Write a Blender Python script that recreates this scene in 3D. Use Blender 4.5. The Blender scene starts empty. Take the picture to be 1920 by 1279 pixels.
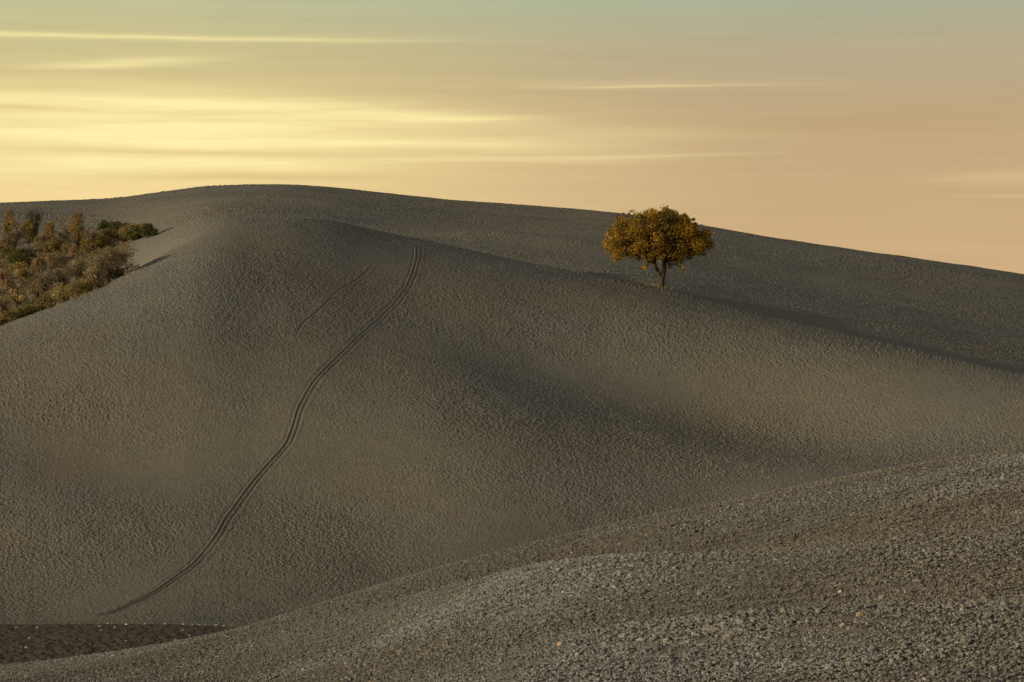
import bpy, math, random
import numpy as np
from mathutils import Vector, Matrix

random.seed(7)
rng = np.random.default_rng(7)
R = math.radians
SC = bpy.context.scene
COL = SC.collection

# ------------------------------------------------------------------ camera
FPX = 110.0 / 36.0 * 1920.0          # focal length in photo pixels
CX, CY = 960.0, 639.5
cd = bpy.data.cameras.new("camera")
cd.lens = 110.0
cd.sensor_width = 36.0
cd.clip_start = 0.5
cd.clip_end = 20000.0
cam = bpy.data.objects.new("camera", cd)
cam.rotation_euler = (R(90), 0, 0)
COL.objects.link(cam)
SC.camera = cam

# ------------------------------------------------------------------ light
SUN_AZ, SUN_EL = R(-115), R(8.8)      # azimuth from the view axis (left is negative)
sd = bpy.data.lights.new("sun", 'SUN')
sd.energy = 3.9
sd.color = (1.0, 0.83, 0.54)
sd.angle = R(0.9)
sun = bpy.data.objects.new("sun", sd)
to_sun = Vector((math.sin(SUN_AZ) * math.cos(SUN_EL), math.cos(SUN_AZ) * math.cos(SUN_EL), math.sin(SUN_EL)))
sun.rotation_euler = to_sun.to_track_quat('Z', 'Y').to_euler()
COL.objects.link(sun)

SC.view_settings.view_transform = 'Standard'
SC.view_settings.look = 'None'
SC.view_settings.exposure = 0.0
SC.view_settings.gamma = 1.0


def s2l(c):
    return tuple(((x / 255.0) / 12.92 if x / 255.0 <= 0.04045 else ((x / 255.0 + 0.055) / 1.055) ** 2.4) for x in c)


class NT:
    """small helper to write node maths"""

    def __init__(self, tree):
        self.t = tree

    def new(self, kind, **kw):
        n = self.t.nodes.new(kind)
        for k, v in kw.items():
            setattr(n, k, v)
        return n

    def put(self, sock, v):
        if isinstance(v, bpy.types.NodeSocket):
            self.t.links.new(v, sock)
        elif v is not None:
            sock.default_value = v

    def m(self, op, a, b=None, c=None, clamp=False):
        n = self.new('ShaderNodeMath', operation=op, use_clamp=clamp)
        self.put(n.inputs[0], a)
        if b is not None:
            self.put(n.inputs[1], b)
        if c is not None:
            self.put(n.inputs[2], c)
        return n.outputs[0]

    def mix(self, f, a, b, mode='MIX'):
        n = self.new('ShaderNodeMix', data_type='RGBA', blend_type=mode)
        self.put(n.inputs[0], f)
        self.put(n.inputs[6], a if isinstance(a, bpy.types.NodeSocket) else (*a[:3], 1))
        self.put(n.inputs[7], b if isinstance(b, bpy.types.NodeSocket) else (*b[:3], 1))
        return n.outputs[2]

    def ss(self, x, lo, hi):
        n = self.new('ShaderNodeMapRange', interpolation_type='SMOOTHSTEP')
        self.put(n.inputs[0], x)
        n.inputs[1].default_value = lo
        n.inputs[2].default_value = hi
        return n.outputs[0]

    def ramp(self, x, stops, interp='LINEAR'):
        n = self.new('ShaderNodeValToRGB')
        cr = n.color_ramp
        cr.interpolation = interp
        while len(cr.elements) < len(stops):
            cr.elements.new(0.5)
        for e, (p, c) in zip(cr.elements, stops):
            e.position = p
            e.color = (*c[:3], 1)
        self.put(n.inputs[0], x)
        return n.outputs[0]

    def noise(self, vec, scale, detail=3.0, rough=0.5, dist=0.0):
        n = self.new('ShaderNodeTexNoise')
        self.put(n.inputs['Vector'], vec)
        n.inputs['Scale'].default_value = scale
        n.inputs['Detail'].default_value = detail
        n.inputs['Roughness'].default_value = rough
        n.inputs['Distortion'].default_value = dist
        return n.outputs[0]


# ------------------------------------------------------------------ sky (world)
world = bpy.data.worlds.new("World")
SC.world = world
world.use_nodes = True
wt = world.node_tree
wt.nodes.clear()
W = NT(wt)
tc = W.new('ShaderNodeTexCoord')
sep = W.new('ShaderNodeSeparateXYZ')
wt.links.new(tc.outputs['Generated'], sep.inputs[0])
dx, dy, dz = sep.outputs
az = W.m('ARCTAN2', dx, dy)
el = W.m('ARCSINE', dz)
# degrees of azimuth (right +) and elevation
AZ = W.m('MULTIPLY', az, 180 / math.pi)
EL = W.m('MULTIPLY', el, 180 / math.pi)
# gentle warp so that cloud streaks are never ruled lines
comb = W.new('ShaderNodeCombineXYZ')
W.put(comb.inputs[0], W.m('MULTIPLY', AZ, 0.16))
W.put(comb.inputs[1], W.m('MULTIPLY', EL, 0.9))
warp = W.m('MULTIPLY', W.m('SUBTRACT', W.noise(comb.outputs[0], 1.0, 3.0, 0.55), 0.5), 0.17)
ELw = W.m('ADD', EL, warp)

PXD = 180 / math.pi / FPX * 1.0       # degrees per photo pixel


def adeg(px):
    return (px - CX) * PXD


def edeg(py):
    return (CY - py) * PXD


# elevation ramps for the two sides of the sunset, 0..8 degrees
def ramp_el(stops):
    lo, hi = 0.0, 8.0
    st = sorted(((max(0, min(1, (edeg(py) - lo) / (hi - lo))), s2l(c)) for py, c in stops), key=lambda q: q[0])
    return W.ramp(W.m('DIVIDE', EL, 8.0, clamp=True), st)


left = ramp_el([(600, (240, 200, 130)), (380, (246, 215, 145)), (300, (240, 208, 138)), (210, (224, 198, 132)),
                (140, (210, 193, 134)), (70, (203, 192, 138)), (0, (194, 193, 147)), (-140, (165, 175, 155))])
right = ramp_el([(600, (213, 175, 127)), (500, (207, 172, 124)), (400, (203, 170, 123)), (280, (196, 167, 124)),
                 (180, (189, 166, 127)), (100, (185, 169, 135)), (0, (171, 172, 144)), (-140, (140, 155, 148))])
base = W.mix(W.ss(AZ, adeg(150), adeg(1500)), left, right)
# the top middle of the picture is a cold green
tealf = W.m('MULTIPLY', W.ss(EL, edeg(110), edeg(-10)),
            W.m('EXPONENT', W.m('MULTIPLY', W.m('POWER', W.m('DIVIDE', W.m('SUBTRACT', AZ, adeg(1120)), 6.0), 2.0), -1.0)))
base = W.mix(W.m('MULTIPLY', tealf, 0.35), base, s2l((176, 190, 155)))


def gauss(px, py, lx, ly, tilt=0.0, e=None):
    a = W.m('DIVIDE', W.m('SUBTRACT', AZ, adeg(px)), lx * PXD)
    b0 = W.m('SUBTRACT', e if e is not None else ELw, edeg(py))
    if tilt:
        b0 = W.m('SUBTRACT', b0, W.m('MULTIPLY', W.m('SUBTRACT', AZ, adeg(px)), tilt))
    b = W.m('DIVIDE', b0, ly * PXD)
    q = W.m('ADD', W.m('MULTIPLY', a, a), W.m('MULTIPLY', b, b))
    return W.m('EXPONENT', W.m('MULTIPLY', q, -1.0))


# fine horizontal striations, used to break up every cloud
comb2 = W.new('ShaderNodeCombineXYZ')
W.put(comb2.inputs[0], W.m('MULTIPLY', AZ, 0.22))
W.put(comb2.inputs[1], W.m('MULTIPLY', ELw, 5.2))
stri = W.noise(comb2.outputs[0], 1.0, 4.0, 0.6)
strf = W.ss(stri, 0.30, 0.72)

acc = None
for (px, py, lx, ly, tilt, amt) in [
        (260, 250, 480, 34, -0.01, 0.62),
        (250, 250, 640, 80, -0.02, 0.52),
        (120, 192, 330, 15, -0.02, 0.60),
        (480, 200, 350, 24, -0.048, 0.42),
        (850, 221, 170, 9, -0.03, 0.45),
        (760, 268, 330, 16, -0.025, 0.45),
        (390, 306, 320, 11, -0.004, 0.65),
        (160, 312, 200, 7, 0.0, 0.35),
        (60, 326, 330, 14, 0.0, 0.45),
        (110, 74, 460, 6.5, -0.004, 0.52),
        (430, 77, 330, 3.2, -0.006, 0.35),
        (250, 124, 150, 8, 0.05, 0.50),
        (150, 131, 120, 5, 0.02, 0.25),
        (1240, 164, 210, 2.6, 0.012, 0.34),
        (1320, 158, 330, 8, 0.01, 0.12),
        (1230, 293, 210, 3.0, 0.012, 0.30),
        (900, 300, 330, 5, 0.0, 0.22),
        (1150, 255, 240, 14, -0.01, 0.20),
        (1880, 335, 170, 12, 0.02, 0.20),
        (1900, 370, 120, 2.5, 0.0, 0.20)]:
    g = W.m('MULTIPLY', gauss(px, py, lx, ly, tilt), amt)
    acc = g if acc is None else W.m('ADD', acc, g)
cl = W.m('MULTIPLY', acc, W.m('ADD', W.m('MULTIPLY', strf, 0.40), 0.70))
cl = W.m('MINIMUM', cl, 1.0)
col = W.mix(cl, base, s2l((255, 238, 165)))
# faint greyer bands between the bright ones
dark = W.m('MULTIPLY', W.m('ADD', W.m('ADD', gauss(60, 206, 150, 4.5, -0.035), gauss(330, 288, 260, 5, -0.02)),
                           W.m('ADD', gauss(1650, 235, 400, 30, 0.01), gauss(420, 332, 420, 7, 0.0))), 0.30)
col = W.mix(dark, col, s2l((196, 160, 104)))
gen = W.m('MULTIPLY', W.m('SUBTRACT', strf, 0.5), 0.05)
col = W.mix(1.0, col, (1, 1, 1), 'MULTIPLY')
hs = W.new('ShaderNodeHueSaturation')
W.put(hs.inputs['Value'], W.m('ADD', gen, 1.0))
W.put(hs.inputs['Color'], col)
hs.inputs['Saturation'].default_value = 0.95
front = hs.outputs[0]

# rest of the dome: physical sky for the zenith, dusk tones away from the sunset
nis = W.new('ShaderNodeTexSky', sky_type='NISHITA')
nis.sun_disc = False
nis.sun_elevation = SUN_EL
nis.sun_rotation = SUN_AZ
zen = W.mix(1.0, nis.outputs[0], (0.10, 0.10, 0.10), 'MULTIPLY')
zen = W.mix(0.78, zen, (0.188, 0.186, 0.184))
azs = W.m('ABSOLUTE', W.m('SUBTRACT', AZ, math.degrees(SUN_AZ) + 10))
azs = W.m('MINIMUM', azs, W.m('SUBTRACT', 360.0, azs))
away = W.ss(azs, 70, 170)
low_far = W.mix(away, (0.85, 0.58, 0.30), (0.18, 0.18, 0.20))
# horizon band outside the photo's own stretch of sky
inside = W.m('MULTIPLY', W.ss(W.m('ABSOLUTE', AZ), 34, 14), 1.0)
band = W.mix(inside, low_far, front)
final = W.mix(W.ss(EL, 7.0, 30.0), band, zen)
final = W.mix(W.ss(EL, -0.5, -3.0), final, (0.06, 0.055, 0.045))
bg = W.new('ShaderNodeBackground')
W.put(bg.inputs[0], final)
bg.inputs[1].default_value = 1.0
wo = W.new('ShaderNodeOutputWorld')
wt.links.new(bg.outputs[0], wo.inputs[0])


# ------------------------------------------------------------------ noise for the terrain
def h32(ix, iy, k):
    h = (ix.astype(np.int64) * 374761393 + iy.astype(np.int64) * 668265263 + k * 2147483647 + 1013904223) & 0xFFFFFFFF
    h = ((h ^ (h >> 13)) * 1274126177) & 0xFFFFFFFF
    h = (h ^ (h >> 16)) * 2246822519 & 0xFFFFFFFF
    h = h ^ (h >> 15)
    return (h & 0xFFFFFF).astype(np.float32) / float(0x1000000)


def vnoise(x, y, k=0):
    ix, iy = np.floor(x), np.floor(y)
    fx, fy = x - ix, y - iy
    fx = fx * fx * (3 - 2 * fx)
    fy = fy * fy * (3 - 2 * fy)
    a, b = h32(ix, iy, k), h32(ix + 1, iy, k)
    c, d = h32(ix, iy + 1, k), h32(ix + 1, iy + 1, k)
    return (a * (1 - fx) + b * fx) * (1 - fy) + (c * (1 - fx) + d * fx) * fy - 0.5


def lumps(x, y, size, k):
    """earth clods: the highest of the rounded lumps scattered over jittered cells"""
    gx, gy = x / size, y / size
    ix, iy = np.floor(gx), np.floor(gy)
    out = np.zeros_like(gx)
    for ox in (-1, 0, 1):
        for oy in (-1, 0, 1):
            jx, jy = ix + ox, iy + oy
            px = jx + h32(jx, jy, k)
            py = jy + h32(jx, jy, k + 1)
            r = 0.25 + 0.55 * h32(jx, jy, k + 2) ** 1.5
            d2 = (gx - px) ** 2 + (gy - py) ** 2
            out = np.maximum(out, np.sqrt(np.maximum(r * r - d2, 0.0)))
    return out * size


# ------------------------------------------------------------------ terrain profile
PXS = np.arange(-4200, 6201, 4.0)


def curve(pts, sig=14.0):
    p = np.array(pts, float)
    v = np.interp(PXS, p[:, 0], p[:, 1])
    n = int(sig * 3 / 4.0) + 1
    kx = np.arange(-n, n + 1) * 4.0
    ker = np.exp(-0.5 * (kx / sig) ** 2)
    ker /= ker.sum()
    return np.convolve(np.pad(v, n, mode='edge'), ker, mode='valid')


def vray(py):
    return (CY - py) / FPX


pyA = curve([(-4200, 1500), (-1500, 1420), (-600, 1335), (0, 1249), (250, 1218), (420, 1187), (500, 1166), (650, 1118),
             (800, 1071), (1000, 1018), (1200, 972), (1400, 935), (1600, 893), (1750, 868), (1920, 845), (2300, 812),
             (3000, 800), (4400, 850), (6200, 900)], 40)
dA = curve([(-4200, 150), (0, 142), (800, 130), (1920, 116), (6200, 110)], 120)
yb = curve([(-4200, 110), (0, 104), (500, 88), (1000, 68), (1920, 58), (6200, 56)], 120)
pyB = curve([(-4200, 1000), (-1500, 930), (-600, 770), (0, 613), (100, 578), (200, 536), (300, 484), (370, 446), (430, 428),
             (540, 417), (620, 422), (780, 454), (1000, 499), (1240, 541), (1500, 604), (1900, 697), (2600, 850),
             (4000, 1050), (6200, 1200)], 26)
dB = curve([(-4200, 280), (-600, 300), (0, 312), (300, 334), (540, 353), (800, 357), (1240, 344), (1900, 312), (6200, 240)], 170)
pyC = curve([(-4200, 620), (-1500, 470), (-600, 412), (0, 378), (120, 374), (200, 371), (290, 359), (380, 349), (460, 345), (530, 345),
             (600, 350), (700, 360), (850, 375), (1000, 386), (1150, 399), (1340, 430), (1500, 456), (1700, 487), (1920, 518),
             (2500, 630), (4000, 800), (6200, 1000)], 20)
dC = curve([(-4200, 500), (0, 520), (500, 545), (1000, 540), (1920, 480), (6200, 400)], 80)
zA, zB, zC = vray(pyA) * dA, vray(pyB) * dB, vray(pyC) * dC
zb = vray(1302.0) * yb
mA = (zA - zb) / (dA - yb)
yF = curve([(-4200, 242), (0, 240), (600, 236), (1920, 208), (6200, 190)], 100)
zF = curve([(-4200, -22), (0, -21.75), (300, -21.4), (500, -21.5), (700, -21.0), (1000, -17.6), (1920, -14.6), (6200, -15)], 100)
y4 = yF - 41
z4 = np.minimum(zF + 0.55, vray(pyA) * y4 - 0.4)
y3 = dA + 26
z3 = np.minimum(zA + vray(pyA) * 26 - 1.7, (zA + z4) / 2 + 1.5)
dip = curve([(-4200, 6), (0, 7.5), (200, 6.0), (330, 2.2), (430, 1.8), (600, 2.6), (800, 2.2), (1100, 0.6), (1300, 0.2), (1920, 0.15), (6200, 0.15)], 50)
y8 = dB + curve([(-4200, 26), (0, 26), (300, 20), (500, 18), (900, 9), (1300, 5), (6200, 5)], 50)
z8 = vray(pyB) * y8 - dip
one = np.ones_like(PXS)
kink = np.clip((PXS + 900) / 900, 0, 1)
kink = kink * kink * (3 - 2 * kink)
kink2 = np.clip((PXS - 500) / 600, 0, 1)
kink2 = kink2 * kink2 * (3 - 2 * kink2)
KN = [(-160 * one, -46 * one, 0 * one), (-60 * one, -1.5 * one, 0.0 * one), (4 * one, -1.75 * one, -0.05 * one), (yb, zb, mA * 1.2 + 0.01), (dA, zA, vray(pyA)),
      (y3, z3, (z4 - zA) / (y4 - dA)), (y4, z4, -0.01 * one), (yF, zF, -0.01 - 0.03 * kink2), (dB, zB, vray(pyB) - 0.004 + kink * 0.13),
      (y8, z8, 0.03 + kink * 0.05), (dC, zC, vray(pyC) + 0.03), (dC + 100, zC - 16, -0.2 * one), (1500 * one, -46 * one, 0 * one)]


IB, IC = 8, 10                         # crest knots of the ploughed hill and of the far ridge


def icol(arr, px):
    return np.interp(px, PXS, arr)


# undulations of the fields: photo column, distance, half widths across / along view (m), height (m), turn (deg)
HUMPS = []


def hump(px, y, sx, sy, amp, rot=0.0):
    HUMPS.append(((px - CX) / FPX * y, y, sx, sy, amp, R(rot)))


STEPS = []


def step(px, y, wx, sy, amp, rot=0.0):
    """the ground drops by amp from left to right over a few wx"""
    STEPS.append(((px - CX) / FPX * y, y, wx, sy, amp, R(rot)))


# foreground field: two low banks with hollows behind them
hump(1000, 95, 13, 2.6, 0.78, -60)
hump(1290, 100, 12, 3.0, -0.55, -60)
hump(1380, 71.5, 9, 2.0, 0.62, -43)
hump(1590, 76, 8, 2.4, -0.42, -43)
hump(1900, 98, 5, 5, 0.25, -30)
hump(500, 118, 6, 5, 0.3, 20)
# middle hill: ridge spilling down, the shaded gully right of it, far bank
hump(1500, 300, 32, 13, -4.9, -20)
step(800, 258, 11, 20, 2.6, -20)
step(1100, 270, 15, 24, 7.2, -14)
hump(830, 330, 14, 20, 0.8, 0)
hump(190, 284, 15, 8, -0.8, 5)
hump(780, 300, 17, 22, 1.8, 0)
hump(1050, 292, 16, 9, -0.8, -20)

hump(1800, 276, 8, 6, -1.4, -20)
hump(200, 300, 10, 12, 0.9, 15)
hump(330, 318, 13, 5, 0.5, 10)
hump(120, 268, 10, 8, 0.7, 0)
hump(560, 352, 9, 6, 0.5, 0)
# far hill
hump(1000, 430, 16, 9, 0.5, -15)
hump(650, 425, 14, 7, -0.7, -10)
hump(1700, 470, 18, 16, 0.9, -15)
hump(700, 480, 26, 16, 0.8, -10)


def big(px, Y):
    """smooth terrain height for photo column px (its direction) and distance Y"""
    z = np.zeros(np.broadcast(px, Y).shape)
    px = np.broadcast_to(px, z.shape)
    Y = np.broadcast_to(Y, z.shape)
    ks = [(icol(a, px), icol(b, px), icol(c, px)) for a, b, c in KN]
    z[:] = -46
    brk = (ks[IB][0], icol(vray(pyB) - 0.004 - kink * 0.055, px))
    ridge = (ks[IC][0], icol(vray(pyC) - 0.05, px))
    for (y0, z0, m0), (y1, z1, m1) in zip(ks[:-1], ks[1:]):
        h = np.maximum(y1 - y0, 1e-3)
        if brk is not None and y0 is brk[0]:
            m0 = brk[1]
        if ridge is not None and y0 is ridge[0]:
            m0 = ridge[1]
        t = (Y - y0) / h
        q = (t >= 0) & (t <= 1)
        t2, t3 = t * t, t * t * t
        v = (2 * t3 - 3 * t2 + 1) * z0 + (t3 - 2 * t2 + t) * h * m0 + (-2 * t3 + 3 * t2) * z1 + (t3 - t2) * h * m1
        z = np.where(q, v, z)
    X = (px - CX) / FPX * np.maximum(Y, 40)
    for hx, hy, sx, sy, amp, rot in HUMPS:
        a = (X - hx) * math.cos(rot) + (Y - hy) * math.sin(rot)
        b = -(X - hx) * math.sin(rot) + (Y - hy) * math.cos(rot)
        z = z + amp * np.exp(-(a / sx) ** 2 - (b / sy) ** 2)
    for hx, hy, wx, sy, amp, rot in STEPS:
        a = (X - hx) * math.cos(rot) + (Y - hy) * math.sin(rot)
        b = -(X - hx) * math.sin(rot) + (Y - hy) * math.cos(rot)
        z = z - amp * 0.5 * (1 + np.tanh(a / wx)) * np.exp(-(b / sy) ** 2)
    z = z + vnoise(X / 31, Y / 31, 5) * 0.55 * np.clip((Y - 120) / 100, 0.1, 1) + vnoise(X / 9.0, Y / 9.0, 6) * 0.22
    # outer rim sinks into the plain
    e = np.clip((np.abs(px - CX) - 3000) / 2000, 0, 1)
    e = e * e * (3 - 2 * e)
    return z * (1 - e) - 46 * e


def pix(px, Y):
    return CY - big(px, Y) / Y * FPX


def hit(px, py, lo, hi, n=1200):
    """distance at which the sight line through photo pixel (px, py) first meets the ground between lo and hi"""
    Y = np.linspace(lo, hi, n)
    d = vray(py) * Y - big(np.full(n, float(px)), Y)
    idx = np.nonzero(d <= 0)[0]
    return float(Y[idx[0]]) if len(idx) else float(Y[np.argmin(d)])


def P(px, Y, dz=0.0):
    z = float(big(np.array([float(px)]), np.array([float(Y)]))[0])
    return np.array([(px - CX) / FPX * Y, Y, z + dz])


def zat(X, Y):
    X, Y = np.atleast_1d(X).astype(float), np.atleast_1d(Y).astype(float)
    return big(X / np.maximum(Y, 40) * FPX + CX, Y)


# ------------------------------------------------------------------ tracks, traced over the terrain
def trace(pts, lo_hi):
    out = []
    for px, py in pts:
        lo, hi = lo_hi(px)
        Y = hit(px, py, lo, hi)
        out.append(((px - CX) / FPX * Y, Y))
    p = np.array(out)
    s = np.concatenate([[0], np.cumsum(np.hypot(*np.diff(p, axis=0).T))])
    n = max(8, int(s[-1] / 0.15))
    t = np.linspace(0, s[-1], n)
    # Catmull-like smoothing by interpolation then gaussian
    q = np.stack([np.interp(t, s, p[:, 0]), np.interp(t, s, p[:, 1])], 1)
    ker = np.exp(-0.5 * (np.arange(-14, 15) / 6.0) ** 2)
    ker /= ker.sum()
    for k in (0, 1):
        q[:, k] = np.convolve(np.pad(q[:, k], 14, mode='reflect', reflect_type='odd'), ker, mode='valid')
    return q


def onB(px):
    return float(icol(yF, px)) + 1, float(icol(dB, px)) + 0.5


def onC(px):
    return float(icol(dB, px)) + 2, float(icol(dC, px)) - 1


TRACK = [(789, 457), (783, 466), (781, 492), (775, 515), (760, 545), (741, 571), (715, 595), (687, 619), (668, 637),
         (635, 670), (612, 692), (592, 713), (576, 737), (562, 765), (555, 790), (546, 815), (540, 832), (526, 848),
         (500, 876), (470, 910), (446, 942), (425, 975), (402, 1012), (361, 1061), (335, 1079), (303, 1102), (271, 1120),
         (204, 1150), (146, 1161)]
CREASE = [(703, 492), (690, 508), (672, 522), (650, 536), (628, 550), (612, 570), (592, 588), (574, 600), (560, 620), (552, 638)]
q_track = trace(TRACK, onB)
q_crease = trace(CREASE, onB)
PATHS = [(q_track[18:-18], 0.66), (q_crease[18:-18], 0.42)]


def path_mask(X, Y):
    """1 on a track's bed, fading to 0 at its edge"""
    m = np.zeros_like(X)
    for q, hw in PATHS:
        x0, y0 = q.min(0) - hw - 1
        x1, y1 = q.max(0) + hw + 1
        sel = np.nonzero((X > x0) & (X < x1) & (Y > y0) & (Y < y1))[0]
        if not len(sel):
            continue
        best = np.full(len(sel), 1e9)
        a, b = X[sel], Y[sel]
        # coarse pass over every 4th point is enough at this spacing
        for cx, cy in q[::2]:
            np.minimum(best, (a - cx) ** 2 + (b - cy) ** 2, out=best)
        d = np.sqrt(best)
        v = np.clip((hw - d) / (0.35 * hw), 0, 1)
        m[sel] = np.maximum(m[sel], v)
    return m


# ------------------------------------------------------------------ mesh helpers
def mesh_np(name, verts, faces, mat=None, parent=None, smooth=True, attrs=None, link=True):
    """verts (n,3); faces (m,k) of constant k"""
    me = bpy.data.meshes.new(name)
    verts = np.ascontiguousarray(verts, dtype=np.float32)
    faces = np.ascontiguousarray(faces, dtype=np.int32)
    nv, (nf, k) = len(verts), faces.shape
    me.vertices.add(nv)
    me.vertices.foreach_set('co', verts.ravel())
    me.loops.add(nf * k)
    me.loops.foreach_set('vertex_index', faces.ravel())
    me.polygons.add(nf)
    me.polygons.foreach_set('loop_start', np.arange(0, nf * k, k, dtype=np.int32))
    me.polygons.foreach_set('loop_total', np.full(nf, k, dtype=np.int32))
    me.update(calc_edges=True)
    me.polygons.foreach_set('use_smooth', np.full(nf, smooth, dtype=bool))
    if attrs:
        for an, av in attrs.items():
            a = me.attributes.new(an, 'FLOAT', 'POINT')
            a.data.foreach_set('value', np.ascontiguousarray(av, dtype=np.float32))
    if mat:
        me.materials.append(mat)
    o = bpy.data.objects.new(name, me)
    COL.objects.link(o)
    if parent:
        o.parent = parent
    return o


def grid_faces(nr, nc):
    i = np.arange(nr * nc).reshape(nr, nc)
    return np.stack([i[:-1, :-1], i[:-1, 1:], i[1:, 1:], i[1:, :-1]], -1).reshape(-1, 4)


def tag(o, label=None, cat=None, group=None, kind=None):
    for k, v in (('label', label), ('category', cat), ('group', group), ('kind', kind)):
        if v:
            o[k] = v
    return o


def empty(name, loc):
    o = bpy.data.objects.new(name, None)
    o.empty_display_size = 0.5
    o.location = loc
    COL.objects.link(o)
    return o


# ------------------------------------------------------------------ materials
def soil_mat(name, c_main, c_blue, c_brown, bump=0.25, fine=5.0, attr=False, spread=1.0, speck=0.75):
    m = bpy.data.materials.new(name)
    m.use_nodes = True
    t = m.node_tree
    N = NT(t)
    b = t.nodes['Principled BSDF']
    b.inputs['Roughness'].default_value = 0.95
    b.inputs['Specular IOR Level'].default_value = 0.12
    g = N.new('ShaderNodeNewGeometry')
    pos = g.outputs['Position']
    n1 = N.noise(pos, 0.030, 4.0, 0.55, 0.6)
    n2 = N.noise(pos, 0.041, 4.0, 0.6, 0.8)
    # offset copy of the position so that the two mixes do not agree
    off = N.new('ShaderNodeVectorMath', operation='ADD')
    N.put(off.inputs[0], pos)
    off.inputs[1].default_value = (311.0, 57.0, 9.0)
    n3 = N.noise(off.outputs[0], 0.036, 4.0, 0.6, 0.5)
    c = N.mix(N.m('MULTIPLY', N.ss(n1, 0.44, 0.66), 0.85 * spread), c_main, c_blue)
    c = N.mix(N.m('MULTIPLY', N.ss(n3, 0.47, 0.70), 0.85 * spread), c, c_brown)
    # clod-sized tone changes
    f1 = N.noise(pos, fine, 3.0, 0.65)
    f2 = N.noise(pos, 0.7, 3.0, 0.6)
    val = N.m('ADD', N.m('MULTIPLY', N.m('SUBTRACT', f1, 0.5), speck), N.m('ADD', N.m('MULTIPLY', f2, 0.35), 0.825))
    if attr:
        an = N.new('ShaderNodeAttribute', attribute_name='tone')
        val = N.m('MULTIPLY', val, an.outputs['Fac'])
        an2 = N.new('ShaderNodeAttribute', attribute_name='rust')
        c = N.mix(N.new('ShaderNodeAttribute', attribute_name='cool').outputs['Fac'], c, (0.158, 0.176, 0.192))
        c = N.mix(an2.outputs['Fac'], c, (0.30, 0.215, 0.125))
    cc = N.new('ShaderNodeVectorMath', operation='SCALE')
    N.put(cc.inputs[0], c)
    N.put(cc.inputs['Scale'], val)
    t.links.new(cc.outputs[0], b.inputs['Base Color'])
    if bump <= 0:
        return m
    bn = N.new('ShaderNodeBump')
    bn.inputs['Strength'].default_value = 0.8
    bn.inputs['Distance'].default_value = bump
    N.put(bn.inputs['Height'], N.m('ADD', N.noise(pos, fine * 0.8, 4.0, 0.65), N.m('MULTIPLY', N.noise(pos, fine * 0.25, 2.0), 0.5)))
    t.links.new(bn.outputs[0], b.inputs['Normal'])
    return m


def leaf_mat(name, stops, trans=0.45):
    m = bpy.data.materials.new(name)
    m.use_nodes = True
    t = m.node_tree
    t.nodes.clear()
    N = NT(t)
    an = N.new('ShaderNodeAttribute', attribute_name='tone')
    c = N.ramp(an.outputs['Fac'], stops)
    d = N.new('ShaderNodeBsdfDiffuse')
    tr = N.new('ShaderNodeBsdfTranslucent')
    t.links.new(c, d.inputs[0])
    t.links.new(N.mix(1.0, c, (1.35, 1.15, 0.7), 'MULTIPLY'), tr.inputs[0])
    mx = N.new('ShaderNodeMixShader')
    mx.inputs[0].default_value = trans
    t.links.new(d.outputs[0], mx.inputs[1])
    t.links.new(tr.outputs[0], mx.inputs[2])
    o = N.new('ShaderNodeOutputMaterial')
    t.links.new(mx.outputs[0], o.inputs[0])
    return m


def bark_mat(name, c1, c2):
    m = bpy.data.materials.new(name)
    m.use_nodes = True
    t = m.node_tree
    N = NT(t)
    b = t.nodes['Principled BSDF']
    b.inputs['Roughness'].default_value = 0.9
    b.inputs['Specular IOR Level'].default_value = 0.15
    g = N.new('ShaderNodeTexCoord')
    sc = N.new('ShaderNodeMapping')
    sc.inputs['Scale'].default_value = (9, 9, 1.6)
    t.links.new(g.outputs['Object'], sc.inputs['Vector'])
    n = N.noise(sc.outputs[0], 1.0, 5.0, 0.65, 0.4)
    t.links.new(N.ramp(n, [(0.3, c1), (0.7, c2)]), b.inputs['Base Color'])
    bn = N.new('ShaderNodeBump')
    bn.inputs['Distance'].default_value = 0.04
    N.put(bn.inputs['Height'], n)
    t.links.new(bn.outputs[0], b.inputs['Normal'])
    return m


M = {}
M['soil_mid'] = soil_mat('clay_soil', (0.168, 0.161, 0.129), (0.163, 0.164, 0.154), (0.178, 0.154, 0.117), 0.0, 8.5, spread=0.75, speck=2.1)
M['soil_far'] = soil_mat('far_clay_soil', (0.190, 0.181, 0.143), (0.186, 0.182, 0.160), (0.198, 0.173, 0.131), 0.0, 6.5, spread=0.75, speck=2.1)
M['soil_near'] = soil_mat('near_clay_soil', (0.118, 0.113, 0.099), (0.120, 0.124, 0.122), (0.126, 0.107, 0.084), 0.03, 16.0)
M['clods'] = soil_mat('clod_soil', (0.156, 0.152, 0.136), (0.160, 0.166, 0.166), (0.163, 0.142, 0.114), 0.02, 22.0, attr=True, spread=0.55)
M['soil_dark'] = soil_mat('dark_damp_soil', (0.096, 0.083, 0.062), (0.090, 0.082, 0.060), (0.104, 0.083, 0.060), 0.10, 6.0)
M['rut'] = soil_mat('packed_soil', (0.165, 0.158, 0.126), (0.160, 0.161, 0.150), (0.175, 0.151, 0.114), 0.0, 8.5, spread=0.75, speck=2.1)
M['leaf_oak'] = leaf_mat('autumn_leaf', [(0, (0.110, 0.100, 0.040)), (0.4, (0.230, 0.172, 0.046)), (0.75, (0.520, 0.330, 0.052)), (1, (0.85, 0.54, 0.075))], 0.52)
M['leaf_green'] = leaf_mat('dark_green_leaf', [(0, (0.062, 0.070, 0.032)), (0.6, (0.135, 0.142, 0.060)), (1, (0.31, 0.28, 0.12))])
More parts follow.
